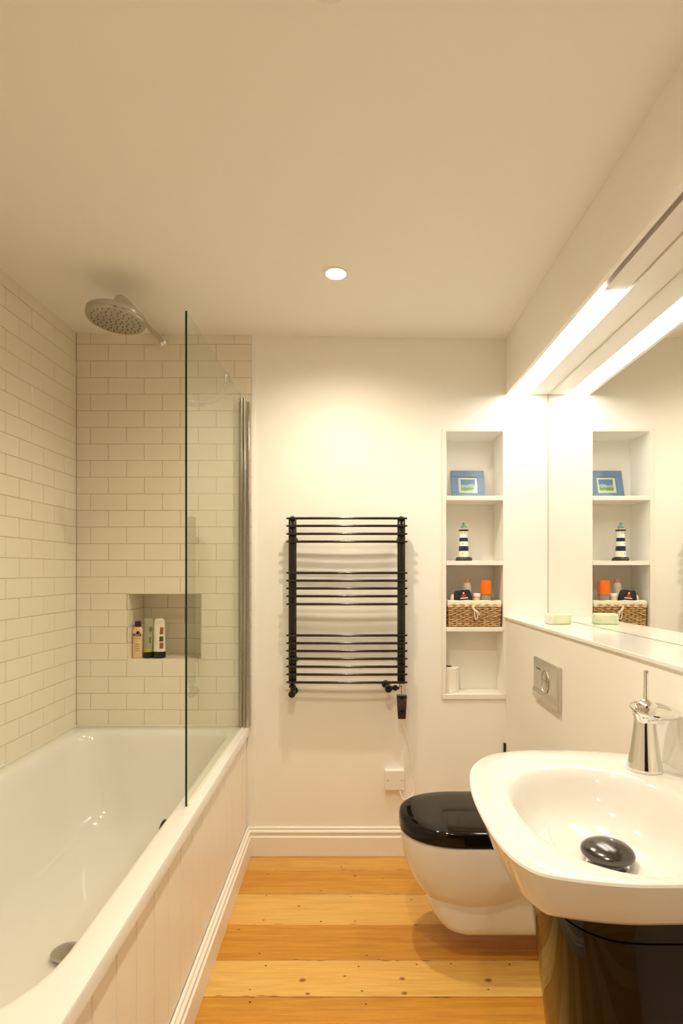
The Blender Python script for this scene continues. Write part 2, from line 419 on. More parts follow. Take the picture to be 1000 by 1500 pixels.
# ---- right wall, boxing, bulkhead, rear wall
b = MB(); b.box(XM+.004, XM+.3, YR-.1, D+.003, 0, ZC)
struct(b.build('wall_right', [M['plaster']]), 'right wall behind the mirror')
b = MB()
b.hexa([(XR, YR, 0), (XM+.004, YR, 0), (XM+.004, D+.003, 0), (XR, D+.003, 0),
        (XR, YR, led_z(YR)-.010), (XM+.004, YR, led_z(YR)-.010), (XM+.004, D+.003, led_z(D)-.010), (XR, D+.003, led_z(D)-.010)])
struct(b.build('wall_boxing', [M['plaster']]), 'cream boxed-in wall below the ledge')
b = MB(); zb = E+.742
b.box(XR, XR+.014, YR, D+.003, zb, ZC); b.box(.716, XM+.004, YR, D+.003, zb, ZC); b.box(XR+.014, .716, YR, D+.003, zb+.062, ZC)
struct(b.build('wall_bulkhead', [M['plaster']]), 'boxed bulkhead along the top of the mirror')
b = MB(); b.box(XL-.3, -.40, YR-.2, YR, 0, ZC); b.box(.42, XM+.3, YR-.2, YR, 0, ZC); b.box(-.40, .42, YR-.2, YR, 2.02, ZC)
struct(b.build('wall_rear', [M['plaster']]))
b = MB(); b.box(-.9, .9, YR-1.35, YR-1.3, -.05, 2.4); b.box(-.95, -.9, YR-1.3, YR-.2, -.05, 2.4); b.box(.9, .95, YR-1.3, YR-.2, -.05, 2.4); b.box(-.9, .9, YR-1.3, YR-.2, 2.35, 2.4); b.box(-.9, .9, YR-1.3, YR-.1, -.05, -.004)
struct(b.build('wall_added_hallway', [M['dark_hall']]))  # unseen hall added beyond the doorway, kept dark to deepen reflections in the chrome
for (a0, a1, c0, c1) in ((-.46, -.40, 0, 2.08), (.42, .48, 0, 2.08), (-.40, .42, 2.02, 2.08)):
    b = MB(); b.box(a0, a1, YR-.001, YR+.018, c0, c1); struct(b.build('trim_2', [M['gloss_white']], bevel=.004))
# ---- ceiling
b = MB(); x0, x1 = XL-.3, XM+.3
b.hexa([(x0, YR-.1, ceil_z(x0)), (x1, YR-.1, ceil_z(x1)), (x1, D+.3, ceil_z(x1)), (x0, D+.3, ceil_z(x0)),
        (x0, YR-.1, 2.5), (x1, YR-.1, 2.5), (x1, D+.3, 2.5), (x0, D+.3, 2.5)])
struct(b.build('ceiling', [M['ceiling']]), 'cream painted ceiling')

# ---- skirting boards
PROF = [(.0, .117), (.006, .117), (.0085, .1145), (.0085, .111), (.006, .108), (.009, .105), (.0145, .102), (.0155, .098), (.0145, .094), (.0115, .091), (.0115, .083),
        (.0165, .080), (.018, .0785), (.018, 0)]
b = MB()
ring = [[(x, D+.003-p, z+.001) for p, z in PROF] for x in (outer(D)-.012, .36, XR)]
ring[0] = [(outer(D)-.012+p*1.05, D+.003-p, z+.001) for p, z in PROF]
b.loft(ring, False, False, smooth=False, closed=False)
struct(b.build('baseboard_back', [M['gloss_white']]), 'white moulded skirting along the back wall')
b = MB()
rg = []
for y in (D, 1.6, .9, .648):
    rg.append([(outer(y)-.0105+p, (D+.003-p) if y == D else y, z+.001) for p, z in PROF])
b.loft(rg, False, False, smooth=False, closed=False)
struct(b.build('baseboard_left', [M['gloss_white']]), 'white moulded skirting along the bath panel')

# ---- shelf recess trim (thin frame + sill)
b = MB(); t = .017
b.box(SX0-t, SX0, D-.0015, D+.004, SZB-.02, SZT+.012); b.box(SX0, SX1, D-.0015, D+.004, SZT, SZT+.012)
b.box(SX0-t, XR-.0005, D-.004, D+.016, SZB-.020, SZB); b.box(.326, SX1-.0005, D+.0155, D+.1095, SZB-.011, SZB)
struct(b.build('trim_1', [M['gloss_white']], bevel=.001), 'thin painted frame and sill around the shelf recess')

# ================================================================ THINGS
# ---- shelves
for i, (zt, lab) in enumerate(((E+.316, 'white recess shelf under the blue picture frame, topmost of three'),
                               (E+.0428, 'white recess shelf under the striped lighthouse'),
                               (E-.236, 'white recess shelf carrying the wicker basket, lowest of three'))):
    b = MB(); b.box(SX0+.0005, SX1-.0005, D-.001, D+.169, zt-.0185, zt)
    tag(b.build('shelf', M['gloss_white'], bevel=.0015), lab, 'shelf', 'shelves in the wall recess')

# ---- bath
tub = thing('bathtub', 'long white enamelled bathtub along the tiled left wall', 'bathtub', (-.82, 1.5, 0))
X0, X1, Y0, Y1 = XL+.001, -.457, .648, D-.001
IX0, IX1, IY0, IY1 = XL+.042, -.513, .745, D-.075
rings = []
def trn(r):
    out = []
    for x, y, z in r:
        out.append((X0 + (x-X0)*(outer(y)-X0)/(X1-X0), y, z))
    return out
rings.append(rrect(X0, X1, Y0, Y1, .012, RIM-.032))
rings.append(rrect(X0, X1, Y0, Y1, .012, RIM-.006))
rings.append(rrect(X0+.002, X1-.002, Y0+.002, Y1-.001, .012, RIM-.0015))
rings.append(rrect(X0+.005, X1-.006, Y0+.006, Y1-.003, .012, RIM))
rr = (.21, .10, .10, .20)
for ins, dz in ((-.006, 0), (0, -.0006), (.006, -.003), (.012, -.009), (.017, -.020)):
    rings.append(rrect(IX0+ins, IX1-ins, IY0+ins, IY1-ins, tuple(r-ins*.3 for r in rr), RIM+dz))
for dz, sx, sn, sf in ((-.06, .022, .045, .024), (-.12, .030, .085, .034), (-.18, .040, .125, .046), (-.24, .052, .165, .058), (-.29, .066, .20, .072),
                       (-.325, .082, .235, .090), (-.348, .104, .27, .115), (-.362, .135, .31, .15), (-.368, .18, .36, .20)):
    k = -dz/.368
    rings.append(rrect(IX0+sx, IX1-sx, IY0+sn, IY1-sf, (.17, .11+.03*k, .11+.03*k, .17) if k < .99 else (.13, .12, .12, .13), RIM+dz))
rings.append(rrect(IX0+.28, IX1-.28, IY0+.5, IY1-.34, .03, RIM-.371))
b = MB(); b.loft([trn(r) for r in rings], False, True)
b.build('tub_shell', M['enamel'], tub)
# underside of lip hidden by the panel; plug and overflow
px, py, pz = -.772, 1.475, RIM-.370
b = MB(); b.lathe((px, py, pz), [(.030, 0), (.030, .006), (.036, .009), (.038, .013), (.037, .017), (.032, .0195), (.018, .021), (.002, .0215)], 40)
b.build('waste_plug', M['dimchrome'], tub)
ox = outer(1.47)-.069
b = MB(); b.lathe((ox, 1.47, RIM-.040), [(.032, .02), (.034, .0), (.034, -.006), (.031, -.009), (.001, -.0095)], 32, 'x', cap0=True)
b.build('overflow_cover', M['plug_metal'], tub)
# sealant line
b = MB()
b.tube([(XL+.002, .65, RIM+.001), (XL+.002, D-.003, RIM+.001), (TX1-.03, D-.003, RIM+.001)], .0035, 6)
b.build('sealant_bead', M['seal'], tub)

# ---- bath panel : tongue and groove
b = MB(); pts = []; y = D-.001; g = .099; y_first = 1.618+.099*7
ys = []; yy = .648+.001
gy = [0.924-.099*2, .924-.099, .924, 1.022, 1.120, 1.224, 1.32, 1.415, 1.519, 1.618, 1.717, 1.816, 1.915, 2.014, 2.113, 2.212, 2.311]
pr = [(.649, 0)]
for q in gy: pr += [(q-.0028, 0), (q-.0008, .0035), (q+.0008, .0035), (q+.0028, 0)]
pr += [(D-.001, 0)]
r0 = [(outer(y)-.0125-d, y, .02) for y, d in pr]; r1 = [(x, y, RIM-.0325) for x, y, z in r0]
r2 = [(outer(y)-.03, y, RIM-.0325) for y, d in pr]; r3 = [(outer(y)-.03, y, .02) for y, d in pr]
b.loft([r0, r1, r2, r3, r0], False, False, smooth=False, closed=False)
tag(b.build('bath_panel', M['panel']), 'cream tongue-and-groove panel down the side of the bathtub', 'bath panel')

# ---- shower screen
def sx(y): return -.474 - .0075*(y-1.536)
ZT = E+.716
scr = thing('shower_screen', 'frameless clear glass screen standing on the bath rim', 'shower screen', (sx(1.9), 1.9, RIM))
y0, y1 = 1.536, 2.318; h = .003
b = MB(); b.slot(0).hexa([(sx(y0)-h, y0, RIM+.002), (sx(y0)+h, y0, RIM+.002), (sx(y1)+h, y1, RIM+.002), (sx(y1)-h, y1, RIM+.002),
                  (sx(y0)-h, y0, ZT), (sx(y0)+h, y0, ZT), (sx(y1)+h, y1, ZT), (sx(y1)-h, y1, ZT)])
o = b.build('glass_pane', [M['glass'], M['glass_edge']], scr)
for p in o.data.polygons:
    if abs(p.normal.x) < .5 and (p.center.y < 1.6 or p.center.z > 1.8 or p.center.z < .6):
        p.material_index = 1 if p.center.y < 1.6 else 0
b = MB()
xc = sx(2.31)
b.slot(0).box(xc+.010, xc+.026, 2.318, D-.0005, RIM+.001, ZT-.014); b.box(xc-.010, xc+.012, 2.328, D-.0005, RIM+.001, ZT-.004)
b.lathe((xc-.006, 2.315, RIM+.001), [(.009, 0), (.009, ZT-RIM-.001)], 20)
b.lathe((xc+.0075, 2.312, RIM+.001), [(.0055, 0), (.0055, ZT-RIM-.001)], 20)
b.build('hinge_profile', M['dimchrome'], scr, bevel=.001)
b = MB(); b.hexa([(sx(y0)-.005, y0+.01, RIM), (sx(y0)+.005, y0+.01, RIM), (sx(y1)+.005, y1-.01, RIM), (sx(y1)-.005, y1-.01, RIM),
                  (sx(y0)-.004, y0+.01, RIM+.004), (sx(y0)+.004, y0+.01, RIM+.004), (sx(y1)+.004, y1-.01, RIM+.004), (sx(y1)-.004, y1-.01, RIM+.004)])
b.build('bottom_seal', M['seal'], scr)

# ---- squeegee hooked over the screen
yq = 2.035; xq = sx(yq)
sq = thing('squeegee', 'small clear plastic squeegee hooked over the top edge of the glass screen', 'squeegee', (xq, yq, ZT))
b = MB(); b.tube(spline([(xq+.010, yq, ZT-.030), (xq+.009, yq, ZT-.004), (xq+.001, yq, ZT+.006), (xq-.008, yq, ZT-.003), (xq-.010, yq, ZT-.02), (xq-.006, yq, ZT-.042)], 6), .0026, 8)
b.build('hook', M['satin'], sq)
b = MB(); b.tube(spline([(xq-.008, yq, ZT-.03), (xq-.018, yq, ZT-.058), (xq-.035, yq, ZT-.088), (xq-.060, yq, ZT-.101), (xq-.10, yq, ZT-.105)], 6), .0055, 10)
b.build('handle', M['clear_plastic'], sq)
b = MB(); b.box(xq-.148, xq-.085, yq-.009, yq+.009, ZT-.115, ZT-.098)
b.build('blade_holder', M['clear_plastic'], sq, bevel=.003)

# ---- shower head
ax, az = -.8185, E+.957
sh = thing('rain_shower', 'round chrome rain shower head on a wall arm above the bath', 'shower head', (ax, D, az))
b = MB(); b.lathe((ax, D, az), [(.020, 0), (.0235, -.003), (.0235, -.010), (.021, -.020), (.016, -.028), (.0125, -.032)], 28, 'y')
b.build('wall_flange', M['chrome'], sh)
b = MB()
hx, hy, hz = -.832, 1.915, E+.857
b.tube(spline([(ax, D-.02, az), (ax-.003, 2.2, az+.001), (ax-.006, 2.04, az+.004), (hx+.003, 1.965, az+.002), (hx, 1.932, az-.014), (hx, 1.918, az-.040), (hx, hy, hz+.030)], 8), .0105, 16)
b.build('shower_arm', M['satin'], sh)
rm = Matrix.Translation((hx, hy, hz)) @ Matrix.Rotation(math.radians(-5), 4, 'X') @ Matrix.Rotation(math.radians(3), 4, 'Y')
b = MB(); b.lathe((0, 0, 0), [(.001, -.001), (.088, -.001), (.0945, .001), (.0965, .005), (.0965, .022), (.093, .026), (.05, .030), (.022, .034), (.018, .040), (.001, .041)], 64)
b.v = [tuple(rm @ Vector(v)) for v in b.v]
hd = b.build('head_disc', M['dimchrome'], sh)
b = MB()
for k, n in enumerate((1, 7, 13, 19, 25)):
    for i in range(n):
        a = 2*PI*i/n + k*.2; r = k*.0195
        b.lathe((r*math.cos(a), r*math.sin(a), -.001), [(.0024, .001), (.0022, -.0015), (.0012, -.0022)], 8, cap1=True)
b.v = [tuple(rm @ Vector(v)) for v in b.v]
o = b.build('nozzles', M['nozzle'], hd); o['kind'] = 'stuff'

# ---- bottles in the tiled recess
def at(px, Y): return (px-525)*Y/818
NF = NZ0+.0045
def flat_bottle(prof, c, ry, rot=0, n=28, e=2.4):
    """superelliptic loft; prof = (rx, z)"""
    rings = []
    for rx, z in prof:
        ring = []
        for i in range(n):
            a = 2*PI*i/n; ca, sa = math.cos(a), math.sin(a)
            u = rx*abs(ca)**(2/e)*math.copysign(1, ca); w = min(rx, ry)*abs(sa)**(2/e)*math.copysign(1, sa)
            ring.append((c[0]+u*math.cos(rot)-w*math.sin(rot), c[1]+u*math.sin(rot)+w*math.cos(rot), c[2]+z))
        rings.append(ring)
    return rings
Yb = D+.045
sb = .00292
x1_ = at(202, Yb)
bt = thing('shampoo_bottle', 'cream hair bottle with a dark purple cap, leftmost in the tiled recess', 'bottle', (x1_, Yb, NF))
b = MB(); b.loft(flat_bottle([(.020, 0), (.0225, .003), (.0225, .05), (.0205, .075), (.022, .095), (.0235, .112), (.022, .122), (.016, .129), (.010, .132)], (x1_, Yb, NF), .015))
b.build('bottle_body', M['cream_bottle'], bt)
b = MB(); b.lathe((x1_, Yb, NF), [(.012, .131), (.0125, .133), (.0120, .154), (.011, .156)], 24)
b.build('cap', M['purple'], bt)
b = MB(); b.box(x1_-.015, x1_+.019, Yb-.0158, Yb-.0150, NF+.093, NF+.103); b.lathe((x1_+.006, Yb-.0158, NF+.107), [(.0075, 0), (.0075, .001)], 16, 'y')
lb = b.build('label_band', M['purple'], bt)
text('AUSSIE', .0075, (x1_+.002, Yb-.0163, NF+.0978), (PI/2, 0, 0), M['white_print'], bt)
text('Miracle', .0095, (x1_+.003, Yb-.0158, NF+.083), (PI/2, 0, 0), M['grey_print'], bt)
b = MB()
for k in range(4): b.box(x1_-.006, x1_+.013, Yb-.0156, Yb-.0150, NF+.030+k*.009, NF+.032+k*.009)
b.build('small_print', M['brown_print'], bt)

x2_ = at(217.5, Yb)
bt = thing('conditioner_tube', 'milky green tube standing on its dark cap between two other bottles', 'bottle', (x2_, Yb, NF))
def tube_rings(x, top, w, z0):
    return [[(x+w*(1-.12*(z-z0)/(top-z0))*math.cos(2*PI*i/28), Yb + max(.0012, .0175*(1-((z-z0)/(top-z0))**2.5))*math.sin(2*PI*i/28), NF+z) for i in range(28)]
            for z in [z0+(top-z0)*k/12 for k in range(13)]]
b = MB(); b.lathe((x2_, Yb, NF), [(.019, 0), (.0208, .002), (.0208, .025)], 28); b.build('cap', M['black_plastic'], bt)
b = MB(); b.slot(1).loft(tube_rings(x2_, .165, .0205, .025)[:2], False, False); b.slot(0).loft(tube_rings(x2_, .165, .0205, .025)[1:], False, False)
b.slot(0).box(x2_-.018, x2_+.018, Yb-.0012, Yb+.0012, NF+.158, NF+.168)
b.build('tube_body', [M['green_tube'], M['green_gel']], bt)
b = MB(); b.lathe((x2_+.014, Yb-.0125, NF+.122), [(.008, -.001), (.008, .0)], 16, 'y', sx=1.4); b.build('printed_patch', M['green_print'], bt); b = MB(); b.box(x2_+.008, x2_+.016, Yb-.0155, Yb-.0148, NF+.062, NF+.088)
b.build('printed_patch', M['green_print'], bt)

x3_ = at(233.5, Yb-.004)
bt = thing('shampoo_tube', 'white tube with brown and green print standing on a black cap', 'bottle', (x3_, Yb, NF))
b = MB(); b.lathe((x3_, Yb-.004, NF), [(.0235, 0), (.0258, .002), (.0258, .027)], 28, sy=.8); b.build('cap', M['black_plastic'], bt)
b = MB(); b.slot(0).loft([[(p[0], p[1]-.004, p[2]) for p in r] for r in tube_rings(x3_, .148, .0255, .027)], False, True)
b.slot(1).loft(flat_bottle([(.0215, .148), (.021, .158), (.0165, .165), (.008, .168)], (x3_, Yb-.004, NF), .003), True, True)
b.build('tube_body', [M['white_tube'], M['frost']], bt)
def tube_patch(x, yo, w, top, zb, a, c, z0, z1, m):
    b = MB(); vs = []; fs = []; n = 8
    for i in range(n+1):
        for k in range(n+1):
            u = a+(c-a)*i/n; z = z0+(z1-z0)*k/n; t = (z-zb)/(top-zb)
            W = w*(1-.12*t); f = max(.0012, .0175*(1-t**2.5))
            vs.append((x+u, Yb+yo-f*math.sqrt(max(0, 1-(u/W)**2))-.0005, NF+z))
    for i in range(n):
        for k in range(n): q = i*(n+1)+k; fs.append((q, q+1, q+n+2, q+n+1))
    b.add(vs, fs, True); b.build('printed_patch', m, bt)
tube_patch(x3_, -.004, .0255, .148, .027, .005, .0190, .100, .130, M['brown_print'])
tube_patch(x3_, -.004, .0255, .148, .027, .005, .0200, .070, .092, M['olive_print'])
tube_patch(x3_, -.004, .0255, .148, .027, .006, .0205, .040, .066, M['brown_print'])

# ---- towel radiator
ZR = D-.085; sr = ZR/818
def rx(p): return (p-525)*sr
def rz(p): return E+(836.5-p)*sr
rad = thing('towel_radiator', 'black ladder towel radiator with chrome glints on the back wall', 'radiator', (rx(508), D, rz(1003)))
for (a, c) in ((421.3, 433.3), (582.2, 594.2)):
    b = MB(); xa, xb = rx(a), rx(c); r = (xb-xa)/2; xm = (xa+xb)/2
    # two tubes side by side forming each upright
    for q in (xa+.0095, xb-.0095):
        b.lathe((q, ZR+.024, rz(1003)), [(.0085, 0), (.0095, .002), (.0095, rz(757)-rz(1003)-.002), (.0085, rz(757)-rz(1003))], 20)
    b.box(xa+.006, xb-.006, ZR+.018, ZR+.030, rz(1002), rz(758))
    p = b.build('upright', M['rad'], rad)
    b = MB(); b.lathe((xm, ZR+.024, rz(757)), [(.010, -.001), (.011, .003), (.009, .006), (.005, .009), (.001, .010)], 20)
    b.build('vent_cap', M['chrome'], p)
    for zz in (rz(790), rz(970)):
        b = MB(); b.lathe((xm, ZR+.030, zz), [(.008, 0), (.008, D-ZR-.030-.004), (.016, D-ZR-.030-.004), (.016, D-ZR-.030+.003)], 16, 'y')
        b.build('wall_bracket', M['rad'], rad)
bars = [97,134,173,211,364,402,440,478,517,670,708,746,784,823,861,900]
for v in bars:
    zz = rz(730+v/3.3333); xa, xb = rx(418.8), rx(596.6); pts = []
    for i in range(25):
        t = i/24; x = xa+(xb-xa)*t; pts.append((x, ZR+.008-.006*(1-(2*t-1)**2), zz))
    b = MB(); b.tube(pts, [.0034]+[.0053]*23+[.0034], 12); b.build('bar', M['rad'], rad)
# left valve
vx = rx(427.2)
v = MB(); v.lathe((vx, ZR+.024, rz(1003)), [(.006, 0), (.009, -.004), (.014, -.008), (.014, -.015), (.009, -.019), (.008, -.038), (.009, -.044)], 20)
va = v.build('valve', M['black_plastic'], rad)
v = MB(); v.lathe((vx-.001, ZR+.02, rz(1018)), [(.010, .02), (.014, .016), (.0145, -.010), (.013, -.014), (.001, -.015)], 24, 'y'); v.build('valve_knob', M['black_plastic'], va)
v = MB(); v.tube([(vx, ZR+.03, rz(1018)), (vx, D+.003, rz(1018))], .007, 12); v.lathe((vx, D+.002, rz(1018)), [(.016, 0), (.016, -.005), (.009, -.008)], 20, 'y'); v.build('pipe', M['black_plastic'], va)
# right valve (horizontal)
v = MB(); zc = rz(1009.5); xv = rx(587)
v.lathe((xv, ZR+.024, zc), [(.006, 0), (.006, -.012), (.010, -.014), (.012, -.020), (.012, -.026), (.008, -.030), (.008, -.046)], 18, 'x')
va = v.build('valve', M['black_plastic'], rad)
v = MB(); v.lathe((rx(569), ZR+.016, zc-.001), [(.011, .02), (.0145, .016), (.0150, -.010), (.013, -.014), (.001, -.015)], 24, 'y'); v.build('valve_knob', M['black_plastic'], va)
v = MB(); v.tube([(rx(569), ZR+.03, zc), (rx(569), D+.003, zc)], .007, 12); v.lathe((rx(566), D+.002, zc+.004), [(.016, 0), (.016, -.005), (.009, -.008)], 20, 'y'); v.build('pipe', M['black_plastic'], va)
v = MB(); v.lathe((xv+.002, ZR+.024, rz(1003)), [(.007, 0), (.007, -.010), (.010, -.012), (.010, -.020), (.007, -.024), (.007, -.046)], 18); v.build('tee_fitting', M['chrome'], va)
# element controller
xa, xb, xc_, xd = rx(580.8), rx(596.4), rx(583), rx(594.6); za, zb_ = rz(1019.5), rz(1055)
con = MB(); ya, yb_ = ZR+.008, ZR+.036
con.hexa([(xc_, ya+.006, zb_), (xd, ya+.006, zb_), (xd, yb_-.004, zb_), (xc_, yb_-.004, zb_), (xa, ya, za), (xb, ya, za), (xb, yb_, za), (xa, yb_, za)])
co = con.build('heater_controller', M['smoke_plastic'], rad, bevel=.003, seg=3)
v = MB(); v.lathe(((xa+xb)/2, ya+.003, (za+zb_)/2-.014), [(.010, .003), (.010, -.002), (.008, -.003), (.001, -.0035)], 24, 'y'); v.build('control_dial', M['black_plastic'], co)
v = MB(); v.add([(xa+.004, ya-.0004, za-.003), (xb-.004, ya-.0004, za-.003), ((xa+xb)/2, ya+.0012, za-.022)], [(0, 1, 2)]); v.build('panel_mark', M['black_plastic'], co)
# socket + flex
sp = thing('fused_spur', 'square white blank outlet plate low on the back wall', 'outlet', (at(577, D), D, E-.85))
xa, xb = at(563, D), at(591.3, D); za, zb_ = E-(1126-836.5)*.00287, E-(1155-836.5)*.00287
v = MB(); v.box(xa, xb, D-.022, D+.003, zb_, za); v.build('face_plate', M['white_plastic'], sp, bevel=.003, seg=3)
for q in (567.3, 587.3):
    v = MB(); v.lathe((at(q, D), D-.022, (za+zb_)/2), [(.0022, .0), (.0022, -.0008)], 12, 'y'); v.build('screw', M['screw'], sp)
v = MB(); f = D-.03
def wp(px, py, Y): return (at(px, Y), Y, E-(py-836.5)*Y/818)
v.tube(spline([wp(588, 1054, ZR+.022), wp(589.5, 1064, 2.29), wp(596, 1082, 2.31), wp(601, 1108, 2.325), wp(605.5, 1136, 2.33), wp(607.5, 1155, 2.33), wp(604, 1164, 2.325),
               wp(597, 1170, 2.32), wp(590, 1170, 2.32), wp(586.5, 1163, 2.325), wp(585.5, 1153, 2.336)], 8), .0024, 8)
tag(v.build('power_flex', M['cable']), 'white cable looping from the radiator control to the wall plate', 'cable')

# ---- picture frame
pf = thing('picture_frame', 'small blue picture frame leaning back on the top recess shelf', 'picture frame', (.487, 2.475, E+.316))
W, H = .145, .137
th = math.atan2(.036, .131)
pm = Matrix.Translation((.4875, 2.474, E+.3165)) @ Matrix.Rotation(-th, 4, 'X')
def pbuild(b, n, m, bevel=0, par=None):
    b.v = [tuple(pm @ Vector(v)) for v in b.v]; return b.build(n, m, par or pf, bevel=bevel)
b = MB(); w = .0300
for (a0, a1, c0, c1) in ((-W/2, W/2, 0, w), (-W/2, W/2, H-w, H), (-W/2, -W/2+w, w, H-w), (W/2-w, W/2, w, H-w)):
    b.box(a0, a1, -.006, .006, c0, c1)
pbuild(b, 'frame_moulding', M['blue'], .001)
b = MB(); b.box(-W/2+w-.002, W/2-w+.002, .001, .004, w-.002, H-w+.002); mt = pbuild(b, 'mount', M['card'])
b = MB(); b.box(-W/2+w+.012, W/2-w-.010, .0002, .001, w+.012, H-w-.010); pbuild(b, 'picture', M['picture'])
gl = mat('picture_glass', (1, 1, 1), .03, trans=1, ior=1.3)
b = MB(); b.box(-W/2+w, W/2-w, -.0025, -.0015, w, H-w); pbuild(b, 'glazing', M['glass'])

# ---- lighthouse
lx, ly, lz = .4557, 2.424, E+.0428
lh = thing('lighthouse_ornament', 'navy and white striped lighthouse ornament with a green top', 'ornament', (lx, ly, lz))
b = MB(); rg = []
for k, (r, z) in enumerate(((.033, 0), (.036, .004), (.035, .012), (.031, .017), (.020, .019))):
    rg.append([(lx+r*math.cos(a)*(1+.06*math.sin(3*a+k)), ly+r*.85*math.sin(a)*(1+.08*math.cos(4*a+k)), lz+z) for a in [2*PI*i/30 for i in range(30)]])
b.loft(rg); b.build('rock_base', M['lh_rock'], lh)
def rl(z): return .0225 - (z-.018)/(.13-.018)*.0065
b = MB(); zs = [.017, .0435, .065, .085, .101, .131]
for i in range(5): b.slot([0, 1, 0, 1, 0][i]).lathe((lx, ly, lz), [(rl(zs[i]), zs[i]), (rl(zs[i+1]), zs[i+1])], 32, cap0=False, cap1=False)
tw = b.build('tower', [M['lh_white'], M['navy']], lh)
for z, a in ((.033, -.6), (.055, 2.2), (.075, -.6), (.093, .9), (.121, -.9), (.121, .2)):
    b = MB(); an = -PI/2+a*.6; r = rl(z)+.0004
    b.lathe((lx+r*math.cos(an), ly+r*math.sin(an)-.0008, lz+z), [(.0021, .002), (.0021, 0)], 8, 'y'); b.build('window', M['navy'], tw)
b = MB(); b.lathe((lx, ly, lz), [(.017, .130), (.0215, .132), (.0215, .136), (.017, .137)], 30); b.build('gallery', M['black_plastic'], lh)
b = MB(); b.lathe((lx, ly, lz), [(.010, .136), (.010, .147)], 20); b.build('lantern_room', M['lh_white'], lh)
b = MB(); b.lathe((lx, ly, lz), [(.014, .146), (.0135, .148), (.006, .156), (.003, .159), (.0045, .163), (.003, .167), (.0005, .169)], 24); b.build('roof', M['lh_green'], lh)

# ---- wicker basket
bx0, bx1, by0, by1, bz0, bz1 = .3735, .6045, D+.006, D+.150, E-.2355, E-.124
bk = thing('wicker_basket', 'brown wicker basket with a cream cloth liner on the lowest shelf', 'basket', ((bx0+bx1)/2, (by0+by1)/2, bz0))
def per(x0, x1, y0, y1, step):
    L = []; 
    for (a, c) in (((x0, y0), (x1, y0)), ((x1, y0), (x1, y1)), ((x1, y1), (x0, y1)), ((x0, y1), (x0, y0))):
        n = max(2, round(math.hypot(c[0]-a[0], c[1]-a[1])/step)); L += [(a[0]+(c[0]-a[0])*k/n, a[1]+(c[1]-a[1])*k/n, (a[1]-c[1], c[0]-a[0])) for k in range(n)]
    return L
b = MB(); st = .017
rows = 11
for rI in range(rows):
    z = bz0+.006+rI*(bz1-bz0-.024)/(rows-1); P = []
    fl = .004*(rI/(rows-1))
    for k, (x, y, d) in enumerate(per(bx0+.009-fl, bx1-.009+fl, by0+.007-fl*.5, by1-.007, st/4)):
        l = math.hypot(*d); nx, ny = d[0]/l, d[1]/l
        o = .0026*math.sin(PI*k/4*1.0 + (PI if rI % 2 else 0)); P.append((x-nx*-o, y-ny*o*-1 if False else y-ny*(-o), z+.0012*math.sin(k*.9+rI)))
    P.append(P[0]); b.tube(P, .0036, 6, cap=False)
sk = b
for (x, y, d) in per(bx0+.009, bx1-.009, by0+.007, by1-.007, st): b.tube([(x, y, bz0+.002), (x, y, bz1-.01)], .0022, 6)
b.build('woven_sides', M['wicker'], bk)
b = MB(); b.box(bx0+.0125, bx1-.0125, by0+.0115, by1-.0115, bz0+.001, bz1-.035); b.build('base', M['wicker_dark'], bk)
b = MB(); P = []
for (x, y, d) in per(bx0+.005, bx1-.005, by0+.005, by1-.005, .006): P.append((x, y))
def lring(off, z, wav=0): 
    cx, cy = (bx0+bx1)/2, (by0+by1)/2
    return [(x+(off if x < cx-.001 and x < bx0+.02 else -off if x > bx1-.02 else 0), y+(off if y < by0+.02 else -off if y > by1-.02 else 0), z+wav*math.sin(i*.55)) for i, (x, y) in enumerate(P)]
b.loft([lring(.001, bz1-.027, .0012), lring(-.002, bz1-.024, .001), lring(-.003, bz1-.012, .0006), lring(-.0015, bz1-.003, .0006), lring(.003, bz1, .0006), lring(.008, bz1-.002), lring(.010, bz1-.02), lring(.012, bz1-.04)], False, False)
b.build('cloth_liner', M['linen'], bk)
b = MB(); cx = at(694, by0); cz = bz1-.028; yf = by0-.003
b.tube(spline([(cx-.008, yf, cz+.006), (cx-.003, yf-.003, cz-.006), (cx+.003, yf-.004, cz-.016)], 6), .0048, 8)
for pts in ([(cx, yf-.004, cz-.012), (cx+.0015, yf-.006, cz-.035), (cx+.006, yf-.006, cz-.050), (cx+.013, yf-.006, cz-.046), (cx+.012, yf-.006, cz-.028), (cx+.004, yf-.004, cz-.013)],
            [(cx+.002, yf-.004, cz-.010), (cx+.013, yf-.006, cz-.018), (cx+.020, yf-.006, cz-.030), (cx+.021, yf-.005, cz-.034)],
            [(cx+.003, yf-.003, cz-.012), (cx+.010, yf-.008, cz-.024), (cx+.015, yf-.008, cz-.036)]):
    b.tube(spline(pts, 6), .0021, 7)
b.build('tie_cord', M['rope'], bk)
